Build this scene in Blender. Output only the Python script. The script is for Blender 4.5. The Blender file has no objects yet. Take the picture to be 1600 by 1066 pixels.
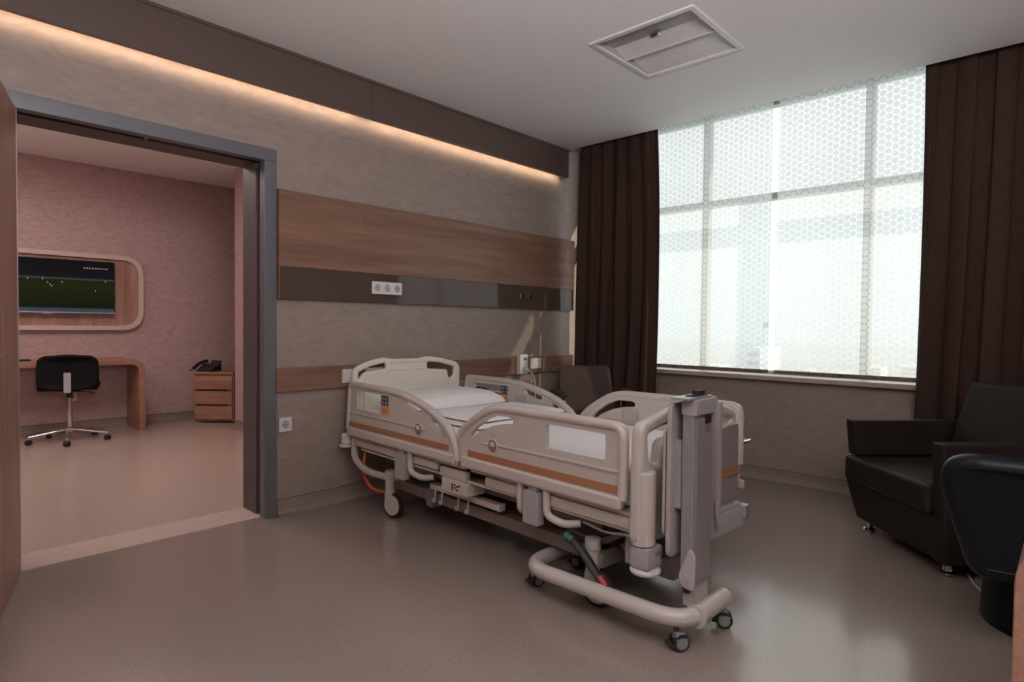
import bpy, bmesh, math, random
from math import sin, cos, pi, radians, sqrt
from mathutils import Vector, Matrix
random.seed(7)
SC = bpy.context.scene
COL = SC.collection
# ------------------------------------------------------------------ camera, world, lights, exposure
F, YAW, PIT, ROL = 949.055, 0.750653, -0.0256829, 0.0104207
cf = Vector((cos(PIT)*cos(YAW), cos(PIT)*sin(YAW), sin(PIT)))
cr = Vector((sin(YAW), -cos(YAW), 0)); cu = cr.cross(cf)
cr, cu = cr*cos(ROL)+cu*sin(ROL), -cr*sin(ROL)+cu*cos(ROL)
cam = bpy.data.objects.new('camera', bpy.data.cameras.new('camera')); COL.objects.link(cam)
cam.data.lens = 36*F/1600; cam.data.sensor_width = 36; cam.data.clip_end = 3000; cam.data.clip_start = .02
cam.matrix_world = Matrix(((cr.x, cu.x, -cf.x, 0), (cr.y, cu.y, -cf.y, 0), (cr.z, cu.z, -cf.z, 1.16), (0, 0, 0, 1)))
SC.camera = cam
vs = SC.view_settings
vs.view_transform = 'Standard'; vs.look = 'None'; vs.gamma = 1; vs.use_curve_mapping = False; vs.exposure = 0.0
cy = SC.cycles
cy.use_denoising = True; cy.max_bounces = 10; cy.transparent_max_bounces = 12; cy.diffuse_bounces = 5
cy.caustics_reflective = False; cy.caustics_refractive = False; cy.sample_clamp_indirect = 4

world = bpy.data.worlds.new('world'); SC.world = world; world.use_nodes = True
wn = world.node_tree; wn.nodes.clear()
wo = wn.nodes.new('ShaderNodeOutputWorld'); wb = wn.nodes.new('ShaderNodeBackground')
wc = wn.nodes.new('ShaderNodeTexCoord'); wx = wn.nodes.new('ShaderNodeSeparateXYZ'); wr = wn.nodes.new('ShaderNodeValToRGB')
wn.links.new(wc.outputs['Generated'], wx.inputs[0]); wn.links.new(wx.outputs['Z'], wr.inputs[0])
wr.color_ramp.elements[0].position = 0.0; wr.color_ramp.elements[0].color = (.70, .76, .785, 1)
wr.color_ramp.elements[1].position = .35; wr.color_ramp.elements[1].color = (1.0, 1.0, .99, 1)
wn.links.new(wr.outputs[0], wb.inputs[0]); wn.links.new(wb.outputs[0], wo.inputs[0])
wb.inputs[1].default_value = 1.8

def area(name, loc, rot, sx, sy, power, col, spread=pi):
    l = bpy.data.lights.new(name, 'AREA'); l.shape = 'RECTANGLE'; l.size = sx; l.size_y = sy
    l.energy = power; l.color = col; l.spread = spread
    o = bpy.data.objects.new(name, l); COL.objects.link(o); o.location = loc; o.rotation_euler = rot
    return o
sun = bpy.data.lights.new('sun', 'SUN'); sun.energy = 4.0; sun.angle = radians(.6); sun.color = (1, .86, .66)
so = bpy.data.objects.new('sun', sun); COL.objects.link(so)
so.rotation_euler = Vector((-.35, 1, -.47)).to_track_quat('-Z', 'Y').to_euler()
po = area('window_portal', (4.99, 1.6, 1.87), (0, radians(90), 0), 2.1, 3.4, 1, (1, 1, 1)); po.data.cycles.is_portal = True
# unseen fills added to brighten this room, then the room next door's lights
area('added_room_fill', (-.5, 1.1, 2.70), (0, 0, 0), .6, 1.6, 9, (1, .89, .85))
area('added_rear_fill', (.2, -1.2, 2.70), (0, 0, 0), .6, .6, 4, (1, .88, .82))
area('added_ceiling_fill', (.1, -.75, 1.85), (pi-.35, 0, -.6), .3, 1.2, 158, (1, .95, .975))  # added free-hanging fill, aimed up to brighten the ceiling
area('side_room_light', (1.3, 5.5, 2.80), (0, 0, 0), .6, .6, 32, (1, .82, .77))
area('side_room_uplight', (-.8, 5.2, 2.0), (pi, 0, 0), .4, 1.2, 26, (1, .84, .80))
area('side_room_light', (-.6, 6.4, 2.80), (0, 0, 0), .6, .6, 22, (1, .80, .74))

# ------------------------------------------------------------------ materials
class NT:
    def __init__(s, name):
        s.m = bpy.data.materials.new(name); s.m.use_nodes = True; s.t = s.m.node_tree
        s.b = s.t.nodes['Principled BSDF']; s.out = s.t.nodes['Material Output']
    def n(s, typ, **kw):
        x = s.t.nodes.new('ShaderNode'+typ)
        for k, v in kw.items(): setattr(x, k, v)
        return x
    def l(s, a, b): s.t.links.new(a, b)
    def math(s, op, a, b=None, c=None):
        x = s.n('Math', operation=op)
        for i, v in enumerate((a, b, c)):
            if v is None: continue
            if isinstance(v, (int, float)): x.inputs[i].default_value = v
            else: s.l(v, x.inputs[i])
        return x.outputs[0]
    def coord(s, scale=(1, 1, 1), kind='Object', rot=(0, 0, 0)):
        c = s.n('TexCoord'); m = s.n('Mapping'); m.inputs['Scale'].default_value = scale; m.inputs['Rotation'].default_value = rot
        s.l(c.outputs[kind], m.inputs[0]); return m.outputs[0]
    def noise(s, vec, scale, detail=3, rough=.5):
        x = s.n('TexNoise'); s.l(vec, x.inputs['Vector']); x.inputs['Scale'].default_value = scale
        x.inputs['Detail'].default_value = detail; x.inputs['Roughness'].default_value = rough
        return x.outputs['Fac']
    def ramp(s, fac, stops, interp='LINEAR'):
        x = s.n('ValToRGB'); s.l(fac, x.inputs[0]); cr_ = x.color_ramp; cr_.interpolation = interp
        while len(cr_.elements) < len(stops): cr_.elements.new(.5)
        for e, (p, c) in zip(cr_.elements, stops): e.position = p; e.color = (*c, 1)
        return x.outputs[0]
    def bump(s, h, strength, dist=.01):
        x = s.n('Bump'); x.inputs['Strength'].default_value = strength; x.inputs['Distance'].default_value = dist
        s.l(h, x.inputs['Height']); s.l(x.outputs[0], s.b.inputs['Normal'])

def plain(name, col, rough=.5, metal=0, coat=0, spec=.5, var=.04, scale=30, bump=0):
    t = NT(name); v = t.coord(); f = t.noise(v, scale, 3)
    a = tuple(c*(1-var) for c in col); b = tuple(min(1, c*(1+var)) for c in col)
    t.l(t.ramp(f, [(.3, a), (.7, b)]), t.b.inputs['Base Color'])
    t.b.inputs['Roughness'].default_value = rough; t.b.inputs['Metallic'].default_value = metal
    t.b.inputs['Coat Weight'].default_value = coat; t.b.inputs['Specular IOR Level'].default_value = spec
    if bump: t.bump(f, bump, .005)
    return t.m

def wood(name, c1, c2, c3, axis=0, rough=.38, sc=1.0):
    t = NT(name); s = [14*sc, 14*sc, 14*sc]; s[axis] = .9*sc
    v = t.coord(tuple(s)); f = t.noise(v, 1.0, 6, .62)
    s2 = [90, 90, 90]; s2[axis] = 3; f2 = t.noise(t.coord(tuple(s2)), 1, 2)
    mixf = t.math('ADD', t.math('MULTIPLY', f, .8), t.math('MULTIPLY', f2, .2))
    t.l(t.ramp(mixf, [(.34, c1), (.5, c2), (.66, c3)]), t.b.inputs['Base Color'])
    t.b.inputs['Roughness'].default_value = rough; t.b.inputs['Specular IOR Level'].default_value = .3; t.bump(f2, .06, .002)
    return t.m

def wallpaper(name, c1, c2, sc=1.0):
    t = NT(name)
    v = t.coord((1, 1, 1)); warp = t.n('TexNoise'); t.l(v, warp.inputs['Vector']); warp.inputs['Scale'].default_value = 3
    mx = t.n('VectorMath', operation='MULTIPLY_ADD'); t.l(warp.outputs['Color'], mx.inputs[0]); mx.inputs[1].default_value = (.25, .25, .25); t.l(v, mx.inputs[2])
    mp = t.n('Mapping'); mp.inputs['Scale'].default_value = (11*sc, 11*sc, 30*sc); mp.inputs['Rotation'].default_value = (.5, .5, 0); t.l(mx.outputs[0], mp.inputs[0])
    f = t.noise(mp.outputs[0], 1.0, 5, .6); g = t.noise(t.coord((60, 60, 160)), 1, 2)
    h = t.math('ADD', t.math('MULTIPLY', f, .8), t.math('MULTIPLY', g, .2))
    t.l(t.ramp(h, [(.35, c1), (.65, c2)]), t.b.inputs['Base Color'])
    t.l(t.ramp(f, [(.3, (.62,)*3), (.7, (.42,)*3)]), t.b.inputs['Roughness'])
    t.bump(h, .12, .006); return t.m

def speckle(name, base, dark, light, rough=.3, coat=.0, scale=160, darkp=.66):
    t = NT(name); v = t.coord()
    a = t.noise(v, scale, 2); b = t.noise(v, scale*.55, 1); c = t.noise(v, 1.2, 3)
    col = t.ramp(a, [(.0, dark), (.30, dark), (.40, base), (.60, base), (.72, light)])
    m = t.n('Mix', data_type='RGBA'); t.l(t.ramp(b, [(darkp, (0,)*3), (darkp+.05, (1,)*3)]), m.inputs[0])
    t.l(col, m.inputs[6]); m.inputs[7].default_value = (*[x*.55 for x in dark], 1)
    t.l(m.outputs[2], t.b.inputs['Base Color'])
    t.b.inputs['Roughness'].default_value = rough
    t.b.inputs['Coat Weight'].default_value = coat; t.b.inputs['Coat Roughness'].default_value = .12
    return t.m

def fabric(name, c1, c2, rough=.85):
    t = NT(name); a = t.noise(t.coord((220, 220, 40)), 1, 2); b = t.noise(t.coord((40, 40, 220)), 1, 2)
    t.l(t.ramp(t.math('MULTIPLY', t.math('ADD', a, b), .5), [(.35, c1), (.65, c2)]), t.b.inputs['Base Color'])
    t.b.inputs['Roughness'].default_value = rough; t.b.inputs['Specular IOR Level'].default_value = .2
    t.bump(a, .15, .003); return t.m

def leather(name, col, rough=.42):
    t = NT(name); vo = t.n('TexVoronoi'); vo.inputs['Scale'].default_value = 260; t.l(t.coord(), vo.inputs['Vector'])
    f = t.noise(t.coord(), 9, 4)
    t.l(t.ramp(f, [(.3, tuple(c*.88 for c in col)), (.7, tuple(c*1.12 for c in col))]), t.b.inputs['Base Color'])
    t.b.inputs['Specular IOR Level'].default_value = .2; t.b.inputs['Roughness'].default_value = rough; t.bump(t.math('ADD', vo.outputs['Distance'], f), .12, .003); return t.m

def emis(name, col, s):
    t = NT(name); t.b.inputs['Base Color'].default_value = (*col, 1)
    t.b.inputs['Emission Color'].default_value = (*col, 1); t.b.inputs['Emission Strength'].default_value = s; return t.m

def blind_mat():
    t = NT('blind_fabric'); c = t.n('TexCoord'); sp = t.n('SeparateXYZ'); t.l(c.outputs['Object'], sp.inputs[0])
    P = .046; S3 = sqrt(3)
    u = t.math('DIVIDE', sp.outputs['Z'], P); v = t.math('DIVIDE', sp.outputs['Y'], P*S3)
    def dist(off):
        a = t.math('SUBTRACT', t.math('FRACT', t.math('ADD', u, 100.0+off)), .5)
        b = t.math('MULTIPLY', t.math('SUBTRACT', t.math('FRACT', t.math('ADD', v, 100.0+off)), .5), S3)
        return t.math('SQRT', t.math('ADD', t.math('MULTIPLY', a, a), t.math('MULTIPLY', b, b)))
    d = t.math('MINIMUM', dist(0), dist(.5))
    fac = t.ramp(d, [(.41, (0,)*3), (.47, (1,)*3)])           # 0 inside a disc, 1 in the openwork between
    weave = t.noise(t.coord((1, 30, 260)), 1, 2)
    tr = t.n('BsdfTransparent'); tl = t.n('BsdfTranslucent'); df = t.n('BsdfDiffuse'); m1 = t.n('MixShader'); m2 = t.n('MixShader')
    tl.inputs['Color'].default_value = (.86, .89, .88, 1); df.inputs['Color'].default_value = (.8, .8, .76, 1)
    m1.inputs[0].default_value = .30; t.l(tl.outputs[0], m1.inputs[1]); t.l(df.outputs[0], m1.inputs[2])
    w = t.math('ADD', t.math('ADD', t.math('MULTIPLY', fac, .30), .20), t.math('MULTIPLY', weave, .03))
    t.l(w, m2.inputs[0]); t.l(m1.outputs[0], m2.inputs[1]); t.l(tr.outputs[0], m2.inputs[2])
    t.l(m2.outputs[0], t.out.inputs['Surface']); return t.m

M = {}
M['wall'] = wallpaper('taupe_wallpaper', (.262, .203, .177), (.325, .258, .227))
M['wall_pink'] = wallpaper('rose_wallpaper', (.40, .27, .26), (.51, .37, .35), 1.4)
M['ceil'] = plain('white_ceiling_paint', (.88, .87, .865), .8, var=.01)
M['floor'] = speckle('taupe_vinyl_floor', (.275, .222, .194), (.21, .168, .145), (.32, .262, .23), .23, .6, 260)
M['floor2'] = speckle('side_room_vinyl_floor', (.44, .36, .31), (.38, .305, .26), (.48, .395, .34), .26, .35, 260)
M['cove'] = speckle('vinyl_cove', (.25, .20, .175), (.21, .165, .14), (.285, .235, .205), .4, 0, 260)
M['terrazzo'] = speckle('light_terrazzo', (.55, .44, .385), (.36, .29, .255), (.60, .49, .43), .35, .1, 240, .64)
M['wood'] = wood('walnut_laminate', (.15, .078, .052), (.205, .114, .079), (.265, .155, .110), 0)
M['woodv'] = wood('walnut_laminate_upright', (.27, .15, .11), (.36, .205, .155), (.44, .265, .205), 2, sc=1.2)
M['woodred'] = wood('reddish_wood_laminate', (.24, .12, .08), (.33, .175, .12), (.42, .235, .17), 0, sc=1.2)
M['glassdark'] = plain('dark_lacquered_panel', (.085, .058, .048), .04, var=.01, spec=.35)
M['soffit'] = plain('brown_soffit_paint', (.098, .064, .056), .45, var=.02)
M['frame'] = plain('grey_metal_door_frame', (.15, .15, .165), .38, .3, var=.03)
M['jamb'] = plain('brown_grey_jamb_lining', (.085, .066, .064), .5, var=.03)
M['caster'] = plain('caster_grey', (.20, .195, .20), .45)
M['dark'] = plain('black_rubber', (.012, .012, .013), .6)
M['darkgap'] = plain('dark_recess', (.03, .022, .02), .8)
M['white'] = plain('white_plastic', (.72, .70, .70), .35)
M['bed'] = plain('beige_bed_plastic', (.57, .52, .475), .33, coat=.15, var=.015)
M['bedlow'] = plain('cream_bed_plastic', (.57, .52, .465), .4, var=.02)
M['cream'] = plain('cream_headboard_plastic', (.80, .76, .66), .38, var=.015)
M['bedgrey'] = plain('grey_bed_plastic', (.36, .34, .345), .42, var=.03)
M['tube'] = plain('pale_powder_coated_tube', (.54, .495, .46), .28, coat=.3, var=.01)
M['stripe'] = plain('copper_brown_stripe', (.34, .145, .072), .45, var=.05, scale=80)
M['sheet'] = fabric('white_cotton_sheet', (.86, .85, .86), (.93, .92, .93))
M['kblue'] = plain('blue_keypad', (.05, .065, .13), .4)
M['korange'] = plain('orange_keypad', (.62, .25, .05), .4)
M['red'] = plain('red_print', (.45, .10, .11), .5)
M['badge'] = plain('badge_grey', (.20, .16, .15), .4)
M['lilac'] = plain('pale_grey_pad', (.44, .41, .42), .45)
M['under'] = plain('brown_grey_painted_steel', (.20, .16, .145), .45, .2)
M['hose'] = plain('orange_hose', (.62, .10, .04), .4)
M['green'] = plain('green_plastic', (.02, .11, .05), .45)
M['redp'] = plain('dark_red_plastic', (.25, .015, .02), .45)
M['alu'] = plain('brushed_aluminium', (.47, .47, .48), .34, .5, var=.05)
M['colpan'] = plain('taupe_column_panel', (.30, .265, .255), .4, .2, var=.02)
M['board'] = plain('grey_beige_board', (.39, .35, .34), .42, var=.02)
M['chrome'] = plain('chrome', (.75, .74, .73), .12, 1)
M['curtain'] = fabric('dark_brown_curtain', (.034, .018, .0135), (.062, .034, .026))
M['leather'] = leather('dark_brown_leather', (.018, .012, .010), .55)
M['leather2'] = leather('brown_leather', (.062, .040, .035), .6)
M['leatherb'] = leather('black_leather', (.006, .007, .009), .4)
M['fabblack'] = fabric('black_chair_fabric', (.004, .004, .004), (.007, .007, .007))
M['sill'] = plain('painted_window_sill', (.42, .36, .33), .45)
M['hem'] = speckle('patterned_blind_hem', (.16, .12, .09), (.05, .035, .028), (.33, .27, .21), .7, 0, 60)
M['mullion'] = plain('grey_window_profile', (.50, .50, .47), .5)
M['blind'] = blind_mat()
M['tvframe'] = plain('pale_frame_lacquer', (.58, .46, .41), .4, var=.02)
M['tvblack'] = plain('tv_bezel', (.012, .011, .012), .25)
M['led'] = emis('warm_led', (1, .74, .50), 30)
t = NT('clear_glass'); tr = t.n('BsdfTransparent'); gl = t.n('BsdfGlossy'); gl.inputs['Roughness'].default_value = .02; mm = t.n('MixShader')
mm.inputs[0].default_value = .06; tr.inputs[0].default_value = (.96, .98, .98, 1); t.l(tr.outputs[0], mm.inputs[1]); t.l(gl.outputs[0], mm.inputs[2]); t.l(mm.outputs[0], t.out.inputs['Surface'])
M['glass'] = t.m
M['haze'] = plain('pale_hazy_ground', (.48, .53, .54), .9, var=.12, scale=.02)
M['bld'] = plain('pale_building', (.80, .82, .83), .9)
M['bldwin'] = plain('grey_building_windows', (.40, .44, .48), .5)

# ------------------------------------------------------------------ mesh helpers
def newobj(name, me, mat, parent=None, kind=None, smooth=False):
    o = bpy.data.objects.new(name, me); COL.objects.link(o)
    if mat: me.materials.clear(); me.materials.append(M[mat] if isinstance(mat, str) else mat)
    if smooth:
        for p in me.polygons: p.use_smooth = True
        me.set_sharp_from_angle(angle=radians(38))
        wn2 = o.modifiers.new('wn', 'WEIGHTED_NORMAL'); wn2.keep_sharp = True
    if parent: o.parent = parent
    if kind: o['kind'] = kind
    return o
class MB:
    def __init__(s): s.b = bmesh.new()
    def box(s, x0, x1, y0, y1, z0, z1, bev=0, seg=2, mat=None):
        t = bmesh.new(); vs_ = [t.verts.new((x, y, z)) for x in (x0, x1) for y in (y0, y1) for z in (z0, z1)]
        for f in ((0, 1, 3, 2), (4, 6, 7, 5), (0, 4, 5, 1), (2, 3, 7, 6), (0, 2, 6, 4), (1, 5, 7, 3)): t.faces.new([vs_[i] for i in f])
        return s._fin(t, bev, seg, mat)
    def _fin(s, t, bev, seg, mat):
        if bev: bmesh.ops.bevel(t, geom=list(t.edges), offset=bev, segments=seg, profile=.6, affect='EDGES', clamp_overlap=True)
        if mat is not None: bmesh.ops.transform(t, matrix=mat, verts=t.verts)
        me = bpy.data.meshes.new('tmp'); t.to_mesh(me); t.free(); s.b.from_mesh(me); bpy.data.meshes.remove(me); return s
    def hull(s, bottom, top, z0, z1, bev=0, seg=2, mat=None):        # prism between two quads / polygons
        t = bmesh.new(); n = len(bottom)
        a = [t.verts.new((x, y, z0)) for x, y in bottom]; b = [t.verts.new((x, y, z1)) for x, y in top]
        t.faces.new(list(reversed(a))); t.faces.new(b)
        for i in range(n): t.faces.new((a[i], a[(i+1) % n], b[(i+1) % n], b[i]))
        return s._fin(t, bev, seg, mat)
    def cyl(s, p, q, r, r2=None, n=20, bev=0):
        p = Vector(p); q = Vector(q); d = q-p; t = bmesh.new()
        bmesh.ops.create_cone(t, cap_ends=True, segments=n, radius1=r, radius2=r if r2 is None else r2, depth=d.length)
        if bev:
            es = [e for e in t.edges if abs(e.verts[0].co.z-e.verts[1].co.z) < 1e-6]
            bmesh.ops.bevel(t, geom=es, offset=bev, segments=2, affect='EDGES', profile=.5)
        m = Matrix.Translation((p+q)/2) @ d.to_track_quat('Z', 'Y').to_matrix().to_4x4()
        bmesh.ops.transform(t, matrix=m, verts=t.verts)
        me = bpy.data.meshes.new('tmp'); t.to_mesh(me); t.free(); s.b.from_mesh(me); bpy.data.meshes.remove(me); return s
    def lathe(s, prof, c=(0, 0, 0), n=24):
        t = s.b; rings = []
        for r, z in prof: rings.append([t.verts.new((c[0]+r*cos(2*pi*i/n), c[1]+r*sin(2*pi*i/n), c[2]+z)) for i in range(n)])
        for a, b in zip(rings, rings[1:]):
            for i in range(n): t.faces.new((a[i], a[(i+1) % n], b[(i+1) % n], b[i]))
        t.faces.new(list(reversed(rings[0]))); t.faces.new(rings[-1]); return s
    def add(s, me):
        s.b.from_mesh(me); bpy.data.meshes.remove(me); return s
    def tube(s, pts, r, rad=.06, closed=False, res=4):
        return s.add(tube_me(pts, r, rad, closed, res))
    def done(s, name, mat, parent=None, kind=None, smooth=True):
        me = bpy.data.meshes.new(name); bmesh.ops.remove_doubles(s.b, verts=s.b.verts, dist=1e-5)
        bmesh.ops.recalc_face_normals(s.b, faces=s.b.faces); s.b.to_mesh(me); s.b.free()
        return newobj(name, me, mat, parent, kind, smooth)
def arcpts(pts, rad, closed, n=6):
    P = [Vector(p) for p in pts]; out = []; N = len(P)
    for i, p in enumerate(P):
        r = rad[i] if isinstance(rad, (list, tuple)) else rad
        if (not closed and i in (0, N-1)) or r <= 0: out.append(p); continue
        a = P[i-1]-p; b = P[(i+1) % N]-p; la, lb = a.length, b.length
        a.normalize(); b.normalize(); k = min(r, la*.48, lb*.48)
        for j in range(n+1):
            tt = j/n; out.append((p+a*k)*(1-tt)**2+p*2*tt*(1-tt)+(p+b*k)*tt**2)
    return out
def tube_me(pts, r, rad=.06, closed=False, res=4):
    P = arcpts(pts, rad, closed)
    cu_ = bpy.data.curves.new('c', 'CURVE'); cu_.dimensions = '3D'; cu_.bevel_depth = r; cu_.bevel_resolution = res; cu_.use_fill_caps = True
    sp = cu_.splines.new('POLY'); sp.points.add(len(P)-1)
    for q, p in zip(sp.points, P): q.co = (*p, 1)
    sp.use_cyclic_u = closed
    o = bpy.data.objects.new('c', cu_); COL.objects.link(o); me = bpy.data.meshes.new_from_object(o)
    bpy.data.objects.remove(o); bpy.data.curves.remove(cu_); return me
def plate_me(loops, thick, bev, rads, mat=None, res=2):
    """flat plate with holes: loops[0] outline, others holes, in 2D; extruded +-thick/2 in local z, edges rounded by bev"""
    cu_ = bpy.data.curves.new('c', 'CURVE'); cu_.dimensions = '2D'; cu_.fill_mode = 'BOTH'
    cu_.extrude = max(thick/2-bev, 0); cu_.bevel_depth = bev; cu_.bevel_resolution = res; cu_.offset = -bev
    for k, L in enumerate(loops):
        P = arcpts([(x, y, 0) for x, y in L], rads[k] if isinstance(rads, (list, tuple)) else rads, True, 5)
        ar = sum(P[i-1].x*P[i].y-P[i].x*P[i-1].y for i in range(len(P)))
        if (ar < 0) == (k == 0): P = P[::-1]                      # outline ccw, holes cw
        sp = cu_.splines.new('POLY'); sp.points.add(len(P)-1); sp.use_cyclic_u = True
        for q, p in zip(sp.points, P): q.co = (*p, 1)
    o = bpy.data.objects.new('c', cu_); COL.objects.link(o); me = bpy.data.meshes.new_from_object(o)
    bpy.data.objects.remove(o); bpy.data.curves.remove(cu_)
    if mat is not None: me.transform(mat)
    return me
def YZ(x): return Matrix(((0, 0, 1, x), (1, 0, 0, 0), (0, 1, 0, 0), (0, 0, 0, 1)))     # 2D (a,b) -> (x, a, b)
def XZ(y): return Matrix(((1, 0, 0, 0), (0, 0, -1, y), (0, 1, 0, 0), (0, 0, 0, 1)))    # 2D (a,b) -> (a, y, b)
def rect(x0, x1, y0, y1): return [(x0, y0), (x1, y0), (x1, y1), (x0, y1)]
def thing(name, label, cat, loc=(0, 0, 0), rz=0, group=None):
    o = bpy.data.objects.new(name, None); COL.objects.link(o); o.empty_display_size = .1
    o.location = loc; o.rotation_euler = (0, 0, rz); o['label'] = label; o['category'] = cat
    if group: o['group'] = group
    return o
def tag(o, label, cat, group=None, kind=None):
    o['label'] = label; o['category'] = cat
    if group: o['group'] = group
    if kind: o['kind'] = kind
    return o
def struct(name, mb, mat, parent=None, smooth=False): return mb.done(name, mat, parent, 'structure', smooth)

# ------------------------------------------------------------------ room shell
WY, WX, CZ, CX = 3.514, 4.72, 2.753, 4.397
struct('floor', MB().box(-1.8, WX, -2.2, WY+.03, -.12, 0), 'floor')
struct('floor_beyond', MB().box(-2.0, 4.2, 3.80, 7.75, -.12, 0), 'floor2')
struct('trim_1', MB().box(.42, 1.66, WY+.03, 3.80, -.12, .002), 'terrazzo')
struct('wall_left', MB().box(-1.8, .42, WY, 3.80, 0, 3.0).box(1.66, WX+.25, WY, 3.80, 0, 3.0).box(.42, 1.66, WY, 3.80, 2.16, 3.0), 'wall')
struct('wall_front', MB().box(WX, WX+.25, -2.2, WY, 0, .765).box(WX, WX+.25, -2.2, -.1, .765, 3.0).box(WX, WX+.25, 3.34, WY, .765, 3.0).box(WX, WX+.25, -.1, 3.34, 2.96, 3.0), 'wall')
struct('wall_right', MB().box(-1.8, WX+.25, -2.4, -2.2, 0, 3.0), 'wall')
struct('wall_back', MB().box(-2.0, -1.8, -2.4, 3.80, 0, 3.0), 'wall')
LX0, LX1, LY0, LY1 = 2.83, 3.43, 1.445, 2.045
c = MB(); c.box(-1.8, LX0, -2.2, WY, CZ, 3.0).box(LX1, CX, -2.2, WY, CZ, 3.0).box(LX0, LX1, -2.2, LY0, CZ, 3.0).box(LX0, LX1, LY1, WY, CZ, 3.0)
c.box(CX, WX+.25, -2.2, WY, 2.98, 3.1).box(LX0, LX1, LY0, LY1, CZ+.16, 3.0)
struct('ceiling', c, 'ceil')
# room beyond the door
struct('wall_far', MB().box(-2.0, 4.2, 7.75, 7.9, 0, 3.0), 'wall_pink')
struct('wall_beyond_right', MB().box(2.80, 4.2, 3.80, 6.77, 0, 2.83).box(4.05, 4.2, 6.77, 7.75, 0, 2.83), 'wall_pink')
struct('wall_beyond_left', MB().box(-2.2, -2.0, 3.80, 7.9, 0, 3.0), 'wall_pink')
struct('ceiling_beyond', MB().box(-2.0, 4.2, 3.80, 7.75, 2.83, 2.95), 'ceil')
def cove(name, p0, p1, nrm):
    """coved vinyl skirting from p0 to p1, nrm = direction into the room"""
    p0 = Vector((*p0, 0)); p1 = Vector((*p1, 0)); n = Vector((*nrm, 0)); b = MB()
    prof = [(0, .10), (.010, .10), (.011, .095), (.007, .088), (.007, .045), (.012, .022), (.024, .008), (.045, .001), (0, .001)]
    A = [b.b.verts.new(p0+n*d+Vector((0, 0, z))) for d, z in prof]; B = [b.b.verts.new(p1+n*d+Vector((0, 0, z))) for d, z in prof]
    for i in range(len(prof)):
        j = (i+1) % len(prof); b.b.faces.new((A[i], A[j], B[j], B[i]))
    b.b.faces.new(A); b.b.faces.new(B[::-1]); return struct(name, b, 'cove', smooth=False)
cove('baseboard_left', (1.70, WY), (WX, WY), (0, -1)); cove('baseboard_front', (WX, WY-.05), (WX, -2.2), (-1, 0))
cove('baseboard_far', (-2, 7.75), (4.05, 7.75), (0, -1)); cove('baseboard_beyond_right', (2.80, 3.8), (2.80, 6.77), (-1, 0))
cove('baseboard_back', (-1.8, -2.2), (-1.8, WY), (1, 0)); cove('baseboard_right', (-1.8, -2.2), (WX-.05, -2.2), (0, 1))
# door frame and leaf
df = MB()
for a, b_ in ((.41, .472), (1.615, 1.69)): df.box(a, b_, WY-.022, WY+.04, 0, 2.11, .004)
df.box(.41, 1.69, WY-.022, WY+.04, 2.11, 2.182, .004)
fr_ = struct('door_frame', df, 'frame', smooth=True)
jl = MB()
for a, b_ in ((.41, .455), (1.635, 1.665)): jl.box(a, b_, WY+.04, 3.80, .003, 2.135, .003)
jl.box(.455, 1.635, WY+.04, 3.80, 2.135, 2.165, .003)
jl.box(1.62, 1.636, 3.62, 3.80, .003, 2.135, .003).box(.475, 1.62, 3.62, 3.80, 2.115, 2.136, .003)
jl.done('jamb_lining', 'jamb', fr_)
sl = MB().box(1.627, 1.634, WY+.042, WY+.058, .01, 2.12).box(.48, 1.62, WY+.042, WY+.058, 2.124, 2.132)
sl.done('rubber_seal', 'dark', fr_)
MB().cyl((1.03, 3.60, 2.128), (1.03, 3.60, 2.116), .008).done('screw_cap', 'white', fr_)
MB().box(1.617, 1.622, 3.60, 3.61, 2.02, 2.08).done('strike_plate', 'dark', fr_)
ang = math.atan2(-.967, -.255)
dl = thing('door_leaf', 'wood-veneer door leaf standing open against the left edge of the photo', 'door', (.484, WY-.026, 0), ang)
MB().box(.012, 1.10, -.045, 0, .008, 2.10, .002).done('leaf_panel', 'woodv', dl)
MB().box(0, .012, -.046, .001, .008, 2.10, .002).box(.012, 1.10, -.046, .001, .003, .012).done('edge_strip', 'alu', dl)
h = MB().cyl((1.02, 0, 1.04), (1.02, .055, 1.04), .011).tube([(1.02, .055, 1.04), (.88, .055, 1.04)], .010).cyl((1.02, 0, 1.04), (1.02, .008, 1.04), .026)
h.done('door_handle', 'chrome', dl)
# soffit with cove light
sf = MB()
for a, b_ in ((-1.79, 2.30), (2.303, 4.40)): sf.box(a, b_, 3.42, 3.44, 2.506, CZ)
sf.box(-1.79, 4.40, 3.413, 3.422, CZ-.018, CZ).box(4.378, 4.40, 3.44, WY, 2.506, CZ)
sf.box(-1.79, 4.378, 3.438, 3.456, 2.506, 2.512)
s_o = struct('trim_2', sf, 'soffit')
for a, b_ in ((-1.75, 2.27), (2.325, 4.355)):
    MB().box(a, b_, 3.442, 3.450, 2.522, 2.532).done('led_strip', 'led', s_o)
# window
wy0, wy1, wz0, wz1 = -.1, 3.34, .765, 2.96
wf = MB()
for a, b_ in ((wy0, wy0+.05), (1.09, 1.145), (2.305, 2.36), (wy1-.05, wy1)): wf.box(WX+.16, WX+.24, a, b_, wz0, wz1, .004)
wf.box(WX+.16, WX+.24, wy0, wy1, wz0, wz0+.06, .004).box(WX+.16, WX+.24, wy0, wy1, wz1-.06, wz1, .004).box(WX+.15, WX+.24, wy0, wy1, 2.17, 2.22, .004)
win = wf.done('window_1', 'mullion', None, 'structure', True)
for y0, y1 in ((-.05, 1.09), (1.145, 2.305), (2.36, 3.29)):
    for z0, z1 in ((.825, 2.17), (2.22, 2.90)):
        MB().box(WX+.195, WX+.203, y0, y1, z0, z1).done('window_pane', 'glass', win)
MB().box(4.655, WX+.15, wy0-.1, wy1, .765, .800, .008).done('window_sill', 'sill', win)
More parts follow.
